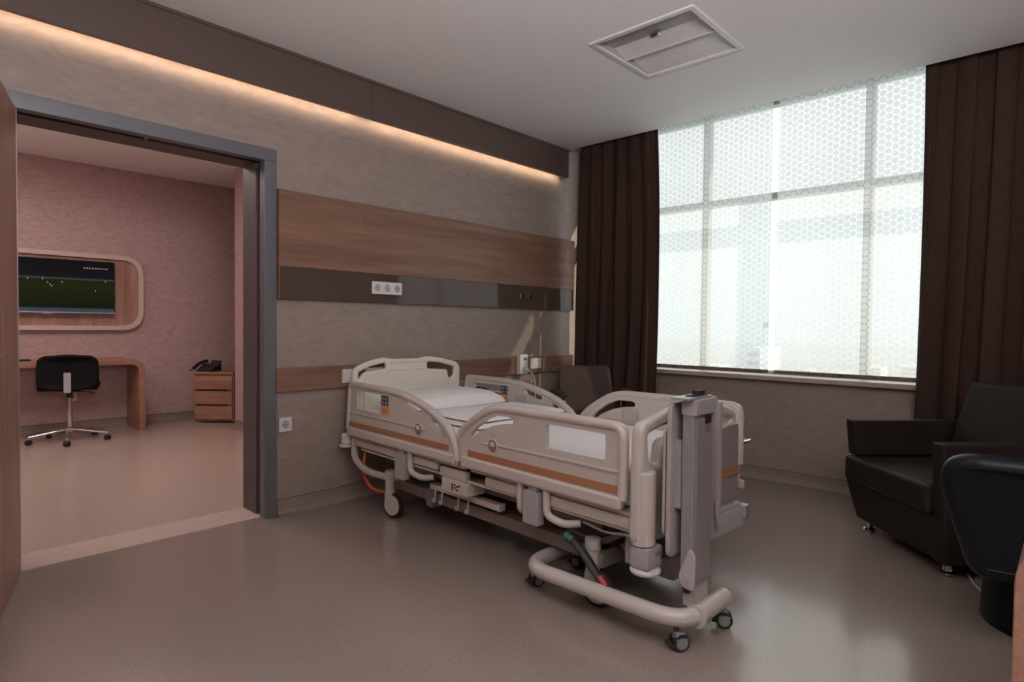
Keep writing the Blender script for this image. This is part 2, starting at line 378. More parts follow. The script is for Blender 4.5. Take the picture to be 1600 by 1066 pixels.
struct('sun_blocker_slab', MB().box(4.98, 5.47, -4, 5, 3.2, 3.3), 'ceil')  # unseen slab added outside to cut off the upper sun

# blinds
def blind(y0, y1, label):
    t_ = thing('roller_blind', label, 'blind', (4.675, 0, 0), group='roller blinds on the window')
    n = 24; b = MB()
    V0 = [b.b.verts.new((0, y0+(y1-y0)*i/n, .845)) for i in range(n+1)]; V1 = [b.b.verts.new((0, y0+(y1-y0)*i/n, 2.90)) for i in range(n+1)]
    for i in range(n): b.b.faces.new((V0[i], V0[i+1], V1[i+1], V1[i]))
    b.done('blind_cloth', 'blind', t_, smooth=False)
    MB().box(-.010, .010, y0, y1, .818, .845, .004).done('hem_bar', 'hem', t_)
    MB().cyl((0, y0, 2.925), (0, y1, 2.925), .03).done('roller', 'white', t_)
    return t_
blind(1.712, 3.20, 'white openwork disc-patterned roller blind, left one beside the left curtain')
blind(.18, 1.668, 'white openwork disc-patterned roller blind, right one beside the right curtain')

# curtains
def curtain(y0t, y1t, y0b, y1b, folds, label, seed, ymid=None, cx=4.50):
    rnd = random.Random(seed); n = folds*14; rows = 26; b = MB(); ph = [rnd.uniform(.6, 1.25) for _ in range(folds+2)]
    G = []
    for r in range(rows+1):
        z = .02+(2.955-.02)*r/rows; k = r/rows; row = []
        a0 = y0b+(y0t-y0b)*k; a1 = y1b+(y1t-y1b)*k
        if ymid: a0 += ymid[0]*sin(pi*k); a1 += ymid[1]*sin(pi*k)
        for i in range(n+1):
            s = i/n; f = s*folds; am = .038*ph[int(f)]*(1-f % 1)+.038*ph[int(f)+1]*(f % 1)
            am *= (.55+.6*(1-k)); x = cx+am*sin(2*pi*f+.5*sin(3*k+int(f)*.7))+.008*sin(9*k+f*2)
            y = a0+(a1-a0)*(s+.012*sin(2*pi*f*1.7+seed+k*2))
            row.append(b.b.verts.new((x, y, z)))
        G.append(row)
    for r in range(rows):
        for i in range(n): b.b.faces.new((G[r][i], G[r][i+1], G[r+1][i+1], G[r+1][i]))
    o = b.done('curtain', 'curtain'); md = o.modifiers.new('s', 'SOLIDIFY'); md.thickness = .004
    return tag(o, label, 'curtain', 'brown curtains')
curtain(2.60, 3.36, 2.60, 3.43, 6, 'dark brown floor-length curtain left of the window, beside the headwall', 3, (-.045, 0))
curtain(-.9, .727, -.9, .79, 10, 'dark brown floor-length curtain right of the window, behind the leather armchair', 5, (0, -.012), 4.56)
rl = struct('trim_3', MB().box(4.46, 4.60, -2.0, 3.48, 2.955, 2.98), 'white')

# ------------------------------------------------------------------ headwall panels and sockets
hw = thing('headwall_panel', 'large walnut and dark glossy service panel across the wall above the bed', 'wall panel', (0, WY, 0))
for a, b_ in ((1.70, 2.285), (2.287, 4.163), (4.165, 4.575)):
    MB().box(a, b_, -.038, -.002, 1.50, 1.955, .001).done('wood_panel', 'wood', hw)
MB().box(1.70, 4.575, -.034, -.002, 1.304, 1.499, .001).done('glossy_panel', 'glassdark', hw)
MB().box(1.694, 1.70, -.038, -.002, 1.304, 1.955).done('edge_strip', 'wood', hw)
br = thing('bumper_rail_board', 'long walnut board fixed low on the wall behind the bed', 'wall panel', (0, WY, 0))
for a, b_ in ((1.685, 2.75), (2.752, 4.05), (4.052, 4.59)):
    MB().box(a, b_, -.032, -.002, .748, .888, .001).done('board', 'wood', br)
MB().box(1.672, 1.684, -.02, -.002, .762, .80).done('end_bracket', 'darkgap', br)
def plate_thing(name, label, x0, x1, z0, z1, y, n, cat='socket', style='socket', group=None):
    cx, cz = (x0+x1)/2, (z0+z1)/2; t_ = thing(name, label, cat, (cx, y, cz), group=group); w, hh = x1-x0, z1-z0
    newobj('cover_plate', plate_me([rect(-w/2, w/2, -hh/2, hh/2)], .010, .002, .004, XZ(-.006)), 'white', t_, smooth=True)
    for i in range(n):
        c_ = -w/2+w*(i+.5)/n; m = min(w/n, hh)
        if style == 'socket':
            ring = MB().cyl((c_, -.0125, 0), (c_, -.011, 0), m*.30, n=24); ring.done('socket_recess', 'lilac', t_)
            p = MB()
            for dx in (-.18, .18): p.cyl((c_+dx*m*.6, -.0135, 0), (c_+dx*m*.6, -.0125, 0), m*.04, n=10)
            p.box(c_-m*.04, c_+m*.04, -.0135, -.0125, m*.17, m*.24).box(c_-m*.04, c_+m*.04, -.0135, -.0125, -m*.24, -m*.17)
            p.done('pin_holes', 'dark', t_)
        else:
            MB().box(c_-w/n*.42, c_+w/n*.42, -.015, -.011, -hh*.36, hh*.36, .002).done('rocker' if style == 'switch' else 'port_cover', 'white', t_)
    return t_
so1 = plate_thing('wall_socket', 'white triple socket plate on the glossy panel, left of its reflection', 2.342, 2.585, 1.362, 1.447, WY-.034, 3)
plate_thing('wall_switch', 'white switch plate on the low board, left of the headboard', 2.12, 2.205, .775, .865, WY-.032, 1, 'switch', 'switch')
plate_thing('wall_socket', 'white wide plate on the low board, seen through the left headboard opening', 2.295, 2.47, .785, .865, WY-.032, 2, 'socket', 'port')
plate_thing('data_socket', 'blank white plate on the low board, right of the power strip', 3.965, 4.105, .785, .875, WY-.032, 1, 'socket', 'port')
plate_thing('wall_socket', 'single white socket on the wallpaper beside the door frame', 1.71, 1.79, .50, .588, WY-.001, 1)
plate_thing('wall_socket', 'small white socket on the wall under the desk next door', 1.47, 1.55, .315, .40, 7.748, 1)
for k, (x, lab, off) in enumerate(((3.84, 'round chrome gas outlet on the glossy panel, left of the pair', 0), (3.935, 'round dark-centred outlet on the glossy panel, right of the pair', 1))):
    g = thing('gas_outlet', lab, 'outlet', (x, WY-.034, 1.408), group='round outlets on the headwall')
    MB().cyl((0, 0, 0), (0, -.012, 0), .024, n=28, bev=.003).done('collar', 'chrome', g)
    MB().cyl((0, -.012, 0), (0, -.016, 0), .013 if not off else .018, n=20).done('port', 'dark', g)
    if off: MB().box(-.045, -.02, -.02, -.008, -.004, .004, .002).cyl((0, -.016, 0), (0, -.03, 0), .007).done('release_lever', 'chrome', g)
ps = thing('power_strip', 'upright white power strip with two sockets on the low board near the corner', 'power strip', (3.84, WY-.032, .83))
MB().box(-.05, .05, -.045, -.001, -.085, .085, .008).done('strip_body', 'white', ps)
for dz in (-.045, .045):
    MB().cyl((0.01, -.046, dz), (0.01, -.0475, dz), .02).done('socket_recess', 'lilac', ps)
    MB().box(-.004, .024, -.049, -.0472, dz-.006, dz+.006).done('pin_holes', 'dark', ps)
pg = MB().cyl((.01, -.05, -.045), (.01, -.078, -.045), .014).done('plug', 'white', ps)
tag(MB().tube([(3.85, 3.40, .785), (3.86, 3.36, .76), (3.885, 3.35, .68), (3.90, 3.36, .5), (3.95, 3.38, .25), (4.0, 3.33, .03), (4.1, 3.2, .012)], .004, .05, res=2).done('power_cable', 'white'), 'thin white cable hanging from the power strip near the corner', 'cable')

# ------------------------------------------------------------------ ceiling luminaire
lf = thing('ceiling_light', 'square white recessed ceiling luminaire with two louvre bays, switched off', 'ceiling light', (3.13, 1.745, CZ))
newobj('frame', plate_me([rect(-.315, .315, -.315, .315), rect(-.285, .285, -.285, .285)], .012, .003, .004, Matrix.Translation((0, 0, -.004))), 'white', lf, smooth=True)
hs = MB().box(-.298, -.288, -.288, .288, .0, .15).box(.288, .298, -.288, .288, .0, .15).box(-.288, .288, -.298, -.288, 0, .15).box(-.288, .288, .288, .298, 0, .15).box(-.298, .298, -.298, .298, .148, .155)
hs.done('housing', 'lilac', lf)
MB().box(-.288, -.08, -.288, .288, .036, .046).done('recess_plate', 'bedgrey', lf)
for x0, x1, zt in ((-.10, .02, .034), (.045, .288, .040)):
    b = MB(); prof = [(x0+(x1-x0)*k, zt*(1-k)**.8+.002) for k in [i/8 for i in range(9)]]
    A = [b.b.verts.new((x, -.286, z)) for x, z in prof]; B = [b.b.verts.new((x, .286, z)) for x, z in prof]
    A2 = [b.b.verts.new((x, -.286, z+.004)) for x, z in prof]; B2 = [b.b.verts.new((x, .286, z+.004)) for x, z in prof]
    for i in range(8): b.b.faces.new((A[i], A[i+1], B[i+1], B[i])); b.b.faces.new((A2[i], B2[i], B2[i+1], A2[i+1]))
    b.done('reflector', 'white', lf)
MB().cyl((-.24, -.26, .024), (-.24, .26, .024), .008).done('lamp_tube', 'white', lf)
MB().box(.024, .045, -.286, .286, .040, .046).done('shadow_gap', 'under', lf)
MB().box(.019, .025, -.286, .286, .0, .045, .001).done('centre_rib', 'white', lf)
MB().box(-.135, -.105, -.02, .030, .018, .036, .004).done('lamp_clip', 'chrome', lf)

# ------------------------------------------------------------------ hospital bed  (local x = across, y = foot to head)
BO, BR = (1.95, 1.21, 0), radians(-3.5)
bed = thing('hospital_bed', 'beige hospital bed with four slotted side rails and brown stripes', 'bed', BO, BR)
W = .97
HEAD = [(2.148, .494), (2.142, .56), (2.120, .772), (2.09, .792), (1.90, .794), (1.67, .790), (1.515, .778), (1.386, .753), (1.278, .722), (1.189, .687), (1.118, .645), (1.069, .594), (1.041, .539), (1.03, .485), (1.045, .452), (1.6, .458), (2.11, .468)]
HH = [rect(1.675, 2.036, .635, .748), [(1.52, .742), (1.49, .742), (1.354, .710), (1.350, .682), (1.417, .683), (1.506, .709)], [(1.262, .672), (1.225, .664), (1.16, .610), (1.148, .586), (1.188, .586), (1.269, .636)]]
FOOT = [(1.012, .470), (1.022, .54), (1.032, .615), (1.0, .662), (.926, .715), (.84, .764), (.78, .785), (.70, .792), (.30, .793), (.055, .792), (.030, .775), (.030, .52), (.040, .476), (.065, .456), (.5, .456), (.985, .460)]
FH = [rect(.12, .442, .635, .743), [(.945, .622), (.914, .656), (.834, .711), (.757, .742), (.667, .744), (.637, .737), (.641, .713), (.72, .705), (.789, .687), (.867, .653), (.925, .611)]]
def rail(far, head, label=None):
    x = .018 if not far else W-.018
    out, holes = (HEAD, HH) if head else (FOOT, FH)
    r_ = newobj('side_rail', plate_me([out]+holes, .026, .0, [.02]+[.012]*3, YZ(x)), 'bed', bed, smooth=True)
    sgn = -1 if not far else 1; fx = x+sgn*.0135
    # thick rounded grab bar along the top edge and raised lower lip
    bar = [p for p in out if p[1] > .59][1 if head else 0:]
    if head: pts = [(2.148, .50), (2.118, .775), (2.09, .780), (1.67, .776), (1.515, .764), (1.386, .739), (1.278, .709), (1.195, .674), (1.125, .632), (1.082, .587), (1.056, .535), (1.044, .480)]
    else: pts = [(1.022, .62), (.985, .658), (.915, .703), (.83, .751), (.77, .771), (.70, .778), (.30, .779), (.042, .778), (.042, .50)]
    g = MB().tube([(fx-sgn*.010, a, b) for a, b in pts], .021, .05, res=5)
    g.done('grab_bar', 'bed', r_)
    y0, y1 = (1.05, 2.14) if head else (.04, 1.0)
    l_ = newobj('lower_lip', plate_me([[(y0, .462), (y1, .462), (y1, .520), (y0, .512)]], .03, .010, .012, YZ(fx)), 'bed', r_, smooth=True)
    s0, s1 = (1.11, 2.13) if head else (.047, .955)
    MB().box(min(fx, fx+sgn*.003), max(fx, fx+sgn*.003), s0, s1, .521, .551).done('stripe', 'stripe', r_)
    # raised centre moulding
    q0, q1 = (1.32, 1.66) if head else (.46, .85)
    ml = [(1.30, .600), (2.12, .600), (2.12, .612), (1.66, .613), (1.36, .609)] if head else [(.05, .60), (.62, .60), (.84, .597), (.86, .604), (.62, .612), (.05, .612)]
    newobj('moulding', plate_me([ml], .010, .003, .004, YZ(fx)), 'bed', r_, smooth=True)
    by = 1.37 if head else .77
    c0 = MB().cyl((fx-sgn*.002, by, .600), (fx+sgn*.006, by, .600), .031, n=32, bev=.002).done('badge_ring', 'bed', r_)
    MB().cyl((fx+sgn*.006, by, .600), (fx+sgn*.008, by, .600), .027, n=32).done('badge', 'badge', r_)
    up = MB().cyl((fx+sgn*.008, by, .604), (fx+sgn*.0095, by, .604), .0155, n=24); up.done('badge_disc', 'white', r_)
    lo = [(by+.019*cos(a), .597+.017*sin(a)) for a in [pi+pi*i/10 for i in range(11)]]
    newobj('badge_crescent', plate_me([lo], .002, 0, 0, YZ(fx+sgn*.0098)), 'red', r_)
    if head:
        k = MB().box(min(fx-sgn*.02, fx+sgn*.004), max(fx-sgn*.02, fx+sgn*.004), 1.675, 1.75, .690, .745, .002).done('control_panel', 'kblue', r_)
        k2 = MB().box(min(fx-sgn*.02, fx+sgn*.004), max(fx-sgn*.02, fx+sgn*.004), 1.675, 1.75, .637, .690, .002).done('control_panel', 'korange', r_)
        for q_, side in ((k, 1), (k2, 0)):
            xx = fx+sgn*.004 if not far else fx-sgn*.02; s2 = sgn if not far else -sgn
            for i in range(2):
                for j in range(2):
                    a, b = 1.695+.035*i, (.705 if side else .650)+.024*j
                    MB().cyl((xx, a, b), (xx+s2*.002, a, b), .0065, n=10).done('button', 'lilac', q_)
    # inner pad on the far rails' inside, hinge and drive arms
    if far:
        a = 1.50 if head else .62
        newobj('inner_pad', plate_me([rect(a, a+.095, .50, .70)], .006, .002, .02, YZ(x-.020)), 'lilac', r_, smooth=True)
    hy = 1.50 if head else .47
    hx = x
    MB().box(hx-.024, hx+.026, hy+.005, hy+.095, .292, .440, .010).done('hinge_housing', 'bedgrey', r_)
    MB().box(hx-.014, hx+.012, hy+.02, hy+.07, .43, .475, .003).done('hinge_neck', 'bedgrey', r_)
    for yy, d in ((hy-.03, -1), (hy+.13, 1)):
        if d == 1 and head: continue
        MB().tube([(hx, yy, .47), (hx, yy, .345), (hx+.02, yy+(.0 if d == 1 else -.09), .325), (hx+.06, yy+(.0 if d == 1 else -.14), .335)], .017, .035, res=4).done('drive_arm', 'tube', r_)
    return r_
rail(0, 1); rail(0, 0); rail(1, 1); rail(1, 0)
# headboard
hbo = [(.075, .47), (.072, .858), (.104, .886), (.2, .919), (.304, .938), (.362, .926), (.588, .922), (.645, .938), (.763, .924), (.917, .890), (.949, .857), (.946, .47)]
hb1 = [(.112, .790), (.112, .845), (.2, .880), (.318, .902), (.322, .862), (.30, .858), (.16, .845), (.135, .82)]
hb2 = [(.655, .897), (.764, .887), (.9, .852), (.895, .790), (.860, .765), (.840, .790), (.833, .835), (.655, .848)]
hb = newobj('headboard', plate_me([hbo, hb1, hb2], .036, .012, [.03, .015, .015], XZ(2.222)), 'cream', bed, smooth=True)
newobj('front_panel', plate_me([[(.15, .50), (.15, .815), (.18, .84), (.34, .845), (.34, .90), (.64, .90), (.64, .845), (.80, .825), (.82, .79), (.82, .50)]], .012, .004, .02, XZ(2.200)), 'cream', hb, smooth=True)
MB().box(.345, .635, 2.188, 2.196, .850, .858, .002).box(.345, .635, 2.188, 2.2, .90, .908, .002).done('grip_ledge', 'cream', hb)
# footboard, gently bowed
def bow(me, y_mid, dep, cx=.45, half=.45):
    for v in me.vertices: v.co.y += -dep*(1-((v.co.x-cx)/half)**2)
    return me
fbo = [(.0, .345), (.0, .60), (.008, .775), (.03, .805), (.12, .822), (.25, .845), (.45, .858), (.65, .845), (.78, .822), (.865, .800), (.895, .770), (.90, .60), (.90, .345)]
fh1 = [(.062, .760), (.075, .66), (.15, .632), (.165, .71), (.19, .728), (.30, .735), (.30, .79), (.16, .778)]
fh2 = [(.90-a, b) for a, b in fh1]
fh2[2] = (.80, .735); fh2[1] = (.835, .74); fh2[0] = (.845, .755); 
fb = newobj('footboard', bow(plate_me([[(-.012+a*.83, b) for a, b in q_] for q_ in (fbo, fh1, fh2)], .050, .016, [.04, .015, .012], XZ(-.028)), 0, .0), 'bed', bed, smooth=True)
MB().box(.15, .733, -.068, -.060, .512, .545).done('stripe', 'stripe', fb)
newobj('inner_panel', plate_me([[(.15, .39), (.733, .39), (.733, .735), (.66, .735), (.55, .72), (.26, .72), (.16, .70)]], .014, .005, .02, XZ(-.056)), 'colpan', fb, smooth=True)
MB().cyl((.038, -.035, .345), (.038, -.035, .625), .046, n=32, bev=.012).done('corner_post', 'bed', fb)
sk = MB().hull([(.25, -.085), (.785, -.085), (.785, .0), (.25, .0)], [(.25, -.07), (.775, -.07), (.775, .0), (.25, .0)], .27, .355, .01)
sk.box(.27, .77, -.066, .0, .352, .372, .006).done('foot_bumper', 'bedgrey', fb)
MB().box(.745, .795, -.095, -.03, .30, .365, .014).done('bumper_corner', 'alu', fb)
# corner rollers
def roller(x, y, mat='white'):
    r_ = MB().lathe([(.02, .262), (.040, .264), (.045, .275), (.045, .33), (.036, .345), (.02, .345)], (x, y, 0)).done('corner_buffer', 'bedgrey' if y < .5 else mat, bed)
    MB().lathe([(.04, .236), (.056, .240), (.060, .250), (.056, .260), (.035, .264)], (x, y, 0)).done('buffer_wheel', mat, r_)
def roller2(x, y):
    r_ = MB().lathe([(.02, .392), (.034, .394), (.036, .40), (.036, .445), (.028, .458), (.01, .46)], (x, y, 0)).done('corner_buffer', 'white', bed)
    MB().lathe([(.03, .372), (.046, .374), (.048, .38), (.046, .388), (.03, .392)], (x, y, 0)).done('buffer_wheel', 'white', r_)
rb = MB().box(.0, .105, -.082, .0, .262, .345, .016).done('corner_buffer', 'bedgrey', bed)
MB().lathe([(.03, .236), (.054, .240), (.058, .250), (.054, .260), (.03, .263)], (.05, -.04, 0)).done('buffer_wheel', 'white', rb)
MB().box(.05, .085, -.0835, -.082, .313, .322).done('buffer_label', 'badge', rb)
MB().cyl((.045, -.045, .345), (.045, -.045, .348), .012, n=20).done('lock_mark', 'dark', rb)
roller2(.035, 2.215); roller2(.94, 2.215)
# deck side panels (the light trays below the rails)
for x0, x1 in ((.03, .06), (.91, .94)):
    for y0, y1, z0, z1 in ((0.0, .86, .385, .432), (1.0, 1.22, .372, .425), (1.24, 1.50, .392, .436), (1.56, 2.10, .392, .436)):
        MB().box(x0, x1, y0, y1, z0, z1, .012).done('deck_panel', 'bedlow', bed)
    MB().box(x0+.012, x1, .02, 2.05, .372, .384, .003).done('deck_rail', 'bedlow', bed)
for y0, y1, z in ((.02, .60, .440), (.62, .98, .440), (1.02, 2.12, .440)):
    MB().box(.04, .93, y0, y1, z-.006, z+.012, .004).done('deck_section', 'bedlow', bed)
# junction box with printed marks
jb = MB().box(.022, .14, .985, 1.19, .305, .372, .004).done('junction_box', 'bedlow', bed)
jm = MB()
for k, (a, b) in enumerate(((1.10, .338), (1.10, .325), (1.10, .350), (1.08, .350), (1.08, .336), (1.06, .345), (1.06, .328), (1.045, .35))): jm.box(.0205, .0222, a-.006, a+.006, b-.0045, b+.0045)
jm.done('printed_marks', 'dark', jb)
# under frame
uf = MB().box(.10, .14, .84, 1.40, .255, .285, .003); uf.done('side_beam', 'bedlow', bed)
MB().box(.098, .142, .832, .842, .252, .288, .002).done('beam_end_cap', 'white', bed)
u2 = MB().box(.16, .22, .25, 1.95, .30, .36, .004).box(.75, .81, .25, 1.95, .30, .36, .004).box(.16, .81, .26, .32, .30, .35, .004).box(.16, .81, 1.88, 1.94, .30, .35, .004).box(.16, .81, 1.0, 1.06, .33, .37, .004)
u2.done('upper_frame', 'under', bed)
bf = MB().box(.14, .21, .22, 1.82, .165, .225, .006).box(.76, .83, .22, 1.82, .165, .225, .006).box(.10, .87, .20, .27, .165, .225, .006).box(.10, .87, 1.77, 1.84, .165, .225, .006)
bf.done('base_frame', 'under', bed)
for y0 in (.42, 1.48):
    lc = MB().hull(rect(.36, .62, y0, y0+.17), rect(.40, .58, y0+.02, y0+.15), .165, .40, .01).done('lifting_column', 'under', bed)
MB().box(.24, .50, .60, 1.5, .165, .22, .02).done('actuator', 'under', bed)
MB().hull(rect(.12, .18, 1.40, 1.46), rect(.11, .19, 1.385, 1.475), .14, .25, .006).done('motor_cover', 'under', bed)
MB().hull([(.28, -.02), (.46, -.02), (.46, .16), (.28, .16)], [(.20, -.05), (.52, -.05), (.52, .2), (.20, .2)], .13, .25, .012).done('foot_end_cover', 'bedgrey', bed)
MB().box(.10, .16, .03, .09, .225, .40, .004).done('corner_strut', 'bedgrey', bed)
MB().tube([(.035, .25, .362), (.03, .14, .350), (.05, .02, .362), (.12, -.01, .362)], .005, .02, res=3).done('bag_rail', 'chrome', bed)
# head end loop tube
MB().tube([(.05, 2.14, .44), (.05, 2.15, .30), (.06, 2.00, .242), (.09, 1.80, .240), (.14, 1.78, .235)], .021, .10, res=5).done('bumper_tube', 'tube', bed)
MB().tube([(.92, 2.14, .44), (.92, 2.15, .30), (.91, 2.00, .242), (.88, 1.80, .240)], .021, .10, res=5).done('bumper_tube', 'tube', bed)
# drainage hooks
for a in (1.33, 1.27, 1.13, 1.05):
    MB().tube([(.09, a, .262), (.085, a, .245), (.085, a, .20), (.085, a+.018, .195), (.085, a+.02, .215)], .006, .012, res=2).done('hook', 'lilac', bed)
def caster(x, y, ang, name='caster'):
    r_ = MB().lathe([(.028, .135), (.030, .14), (.030, .235), (.034, .24), (.034, .28), (.02, .285)], (x, y, 0)).done(name, 'tube', bed)
    m = Matrix.Translation((x, y, 0)) @ Matrix.Rotation(ang, 4, 'Z')
    def P(a, b, c): return tuple(m @ Vector((a, b, c)))
    MB().cyl(P(-.012, -.025, .075), P(.012, -.025, .075), .075, n=36, bev=.005).done('tyre', 'dark', r_)
    MB().cyl(P(-.019, -.025, .077), P(.019, -.025, .077), .060, n=32, bev=.004).done('wheel_cover', 'tube', r_)
    MB().box(-.024, .024, -.022, .028, .05, .15, .008, mat=m).done('fork', 'tube', r_)
    return r_
caster(.10, 1.80, radians(12)); caster(.10, .25, radians(12)); caster(.87, 1.80, 0); caster(.87, .25, 0)
# brake pedal
pd = MB(); pp = [(.335, .272), (.30, .262), (.25, .225), (.20, .175), (.155, .140)]
pm = tube_me([(.045, a, b) for a, b in pp], .016, .05, res=4)
for v in pm.vertices: v.co.x = .045+(v.co.x-.045)*1.3
pdo = newobj('brake_pedal', pm, 'dark', bed, smooth=True)
MB().tube([(.043, .352, .279), (.043, .312, .266)], .0185, .01, res=4).done('green_pedal_end', 'green', pdo)
MB().tube([(.043, .172, .155), (.043, .138, .128)], .0185, .01, res=4).done('red_pedal_end', 'redp', pdo)
MB().cyl((.045, .245, .205), (.12, .245, .205), .012).done('pedal_shaft', 'chrome', pdo)
# mattress and bedding
mt = MB().box(.065, .905, .015, 2.10, .456, .618, .035, 4).done('mattress', 'sheet', None)
mt.location = BO; mt.rotation_euler = (0, 0, BR); tag(mt, 'white sheeted mattress lying inside the hospital bed rails', 'mattress')
def soft(name, lab, cat, u0, u1, v0, v1, z0, th, rot=0, nx=26, ny=20, wr=.006, seed=1, pw=.38):
    b = MB(); 
    def hgt(s, t):
        e = (max(0, 1-abs(2*s-1)**3.2)**pw)*(max(0, 1-abs(2*t-1)**3.2)**pw)
        return e
    T = [[None]*(ny+1) for _ in range(nx+1)]; B = [[None]*(ny+1) for _ in range(nx+1)]
    for i in range(nx+1):
        for j in range(ny+1):
            s, t_ = i/nx, j/ny; e = hgt(s, t_); x = u0+(u1-u0)*s; y = v0+(v1-v0)*t_
            w = wr*sin(23*s+seed+5*sin(4*t_))*sin(17*t_+seed)*e
            T[i][j] = b.b.verts.new((x, y, z0+th*(.35+.65*e)+w)); B[i][j] = b.b.verts.new((x, y, z0+th*.35*(1-min(1, e*1.6))))
    for i in range(nx):
        for j in range(ny):
            b.b.faces.new((T[i][j], T[i+1][j], T[i+1][j+1], T[i][j+1])); b.b.faces.new((B[i][j], B[i][j+1], B[i+1][j+1], B[i+1][j]))
    for i in range(nx):
        b.b.faces.new((T[i][0], B[i][0], B[i+1][0], T[i+1][0])); b.b.faces.new((T[i][ny], T[i+1][ny], B[i+1][ny], B[i][ny]))
    for j in range(ny):
        b.b.faces.new((T[0][j], T[0][j+1], B[0][j+1], B[0][j])); b.b.faces.new((T[nx][j], B[nx][j], B[nx][j+1], T[nx][j+1]))
    o = b.done(name, 'sheet'); o.location = BO; o.rotation_euler = (0, 0, BR); return tag(o, lab, cat)
soft('pillow', 'plump white pillow at the head end of the bed', 'pillow', .14, .84, 1.56, 2.02, .6195, .13)
for k in range(2):
    soft('folded_sheet', ('lower white folded sheet on the mattress below the pillow', 'upper white folded sheet on the mattress below the pillow')[k], 'folded sheet', .12+.02*k, .86-.02*k, 1.02+.03*k, 1.50, .6195+.028*k, .027, wr=.001, pw=.12)
# orange hose at the head end
hz = MB().tube([(2.20, 3.30, .40), (2.16, 3.28, .32), (2.15, 3.27, .20), (2.18, 3.22, .115), (2.25, 3.15, .10), (2.34, 3.06, .105), (2.42, 3.02, .20)], .011, .07, res=4).done('drain_hose', 'hose', bed)
hz.matrix_parent_inverse = (Matrix.Translation(BO) @ Matrix.Rotation(BR, 4, 'Z')).inverted()

# ------------------------------------------------------------------ overbed table parked at the foot
ob = thing('overbed_table', 'grey column overbed table folded upright on a tube base at the bed foot', 'table', (2.12, 1.0, 0))
def L(p): return (p[0]-2.12, p[1]-1.0, p[2])
MB().tube([L(p) for p in ((2.26, .982, .118), (1.962, .985, .118), (1.958, 1.735, .118), (2.36, 1.745, .118))], .032, .13, res=6).done('base_tube', 'tube', ob)
MB().tube([L(p) for p in ((2.045, .983, .118), (2.27, .982, .118))], .036, .0, res=6).cyl(L((2.035, .983, .118)), L((2.055, .983, .118)), .041, n=28).done('tube_sleeve', 'tube', ob)
MB().cyl(L((2.271, .982, .118)), L((2.277, .982, .118)), .032, n=28).done('end_cap', 'lilac', ob)
def smallcaster(x, y, a):
    m = Matrix.Translation(L((x, y, 0))) @ Matrix.Rotation(a, 4, 'Z')
    def P(p): return tuple(m @ Vector(p))
    r_ = MB().cyl(P((0, 0, .066)), P((0, 0, .10)), .009).done('caster', 'dark', ob)
    for s in (-1, 1):
        w_ = MB().cyl(P((s*.008, -.012, .032)), P((s*.024, -.012, .032)), .032, n=26, bev=.004).done('tyre', 'dark', r_)
        MB().cyl(P((s*.0235, -.012, .032)), P((s*.0255, -.012, .032)), .021, n=22).done('wheel_cover', 'caster', r_)
    MB().hull([(-.027, -.038), (.027, -.038), (.026, .012), (-.026, .012)], [(-.018, -.022), (.018, -.022), (.018, .008), (-.018, .008)], .042, .070, .005, mat=m).done('hood', 'caster', r_)
    MB().box(-.022, .022, .010, .034, .022, .032, .004, mat=m).done('brake_lever', 'dark', r_)
smallcaster(2.03, 1.745, radians(75)); smallcaster(1.985, 1.03, radians(55)); smallcaster(2.265, .99, radians(30)); smallcaster(2.34, 1.745, 0)
# column
cA = MB().box(-.080, .046, -.002, .036, .145, .30, .003); cA.done('inner_column', 'board', ob)
colm = MB().box(-.092, .058, -.006, .042, .225, .865, .005).done('column', 'alu', ob)
MB().box(-.078, .048, -.0105, -.005, .228, .83, .002).done('column_cover', 'colpan', ob)
for yy in (-.003, .008, .019, .031):
    MB().box(-.0955, -.091, yy, yy+.006, .23, .862, .0015).done('guide_rib', 'alu', colm)
cap = MB().box(-.097, .062, -.014, .046, .842, .900, .006).done('column_cap', 'bedgrey', ob)
MB().box(-.135, .056, -.004, .070, .900, .908, .003).done('top_flange', 'alu', cap)
MB().box(-.070, .04, .006, .045, .908, .912, .002).done('lever_seat', 'dark', cap)
MB().box(-.030, .020, .010, .040, .912, .928, .004).done('release_knob', 'dark', cap)
MB().box(-.022, .022, -.0145, -.0102, .810, .840).done('dark_label', 'dark', ob)
MB().box(-.020, .020, -.0118, -.0102, .775, .802).done('dark_label', 'badge', ob)
MB().box(-.066, .034, -.0035, -.001, .165, .210).done('rating_label', 'lilac', ob)
newobj('table_leaf', plate_me([rect(-.130, .258, .318, .885)], .018, .004, .035, XZ(.075)), 'board', ob, smooth=True)
newobj('side_leaf', plate_me([rect(-.132, .05, .40, .79)], .010, .003, .02, XZ(.093)), 'board', ob, smooth=True)
MB().box(.236, .258, .045, .066, .42, .86, .004).done('leaf_edge_rail', 'board', ob)
MB().box(-.10, -.07, .042, .068, .50, .75, .003).done('leaf_hinge', 'alu', ob)
newobj('pivot_arm', plate_me([[(-.02, .215), (.025, .22), (.042, .26), (.0, .37), (-.025, .345)]], .010, .003, .018, YZ(-.104)), 'lilac', ob, smooth=True)
MB().cyl((-.111, .006, .245), (-.108, .006, .245), .009).done('pivot_bolt', 'alu', ob)
MB().tube([(.222, .05, .46), (.227, .05, .40), (.245, .052, .35), (.252, .055, .335)], .008, .03, res=4).done('release_handle', 'bedgrey', ob)
MB().box(-.090, -.080, .008, .030, .195, .218).done('column_stop', 'dark', ob)
MB().cyl((.057, .02, .30), (.068, .02, .30), .016).done('side_knob', 'lilac', ob)
for xx in (-.06, .02):
    MB().lathe([(.004, .062), (.012, .068), (.014, .084)], (xx, -.018, 0), n=14).done('fixing_bolt', 'lilac', ob)

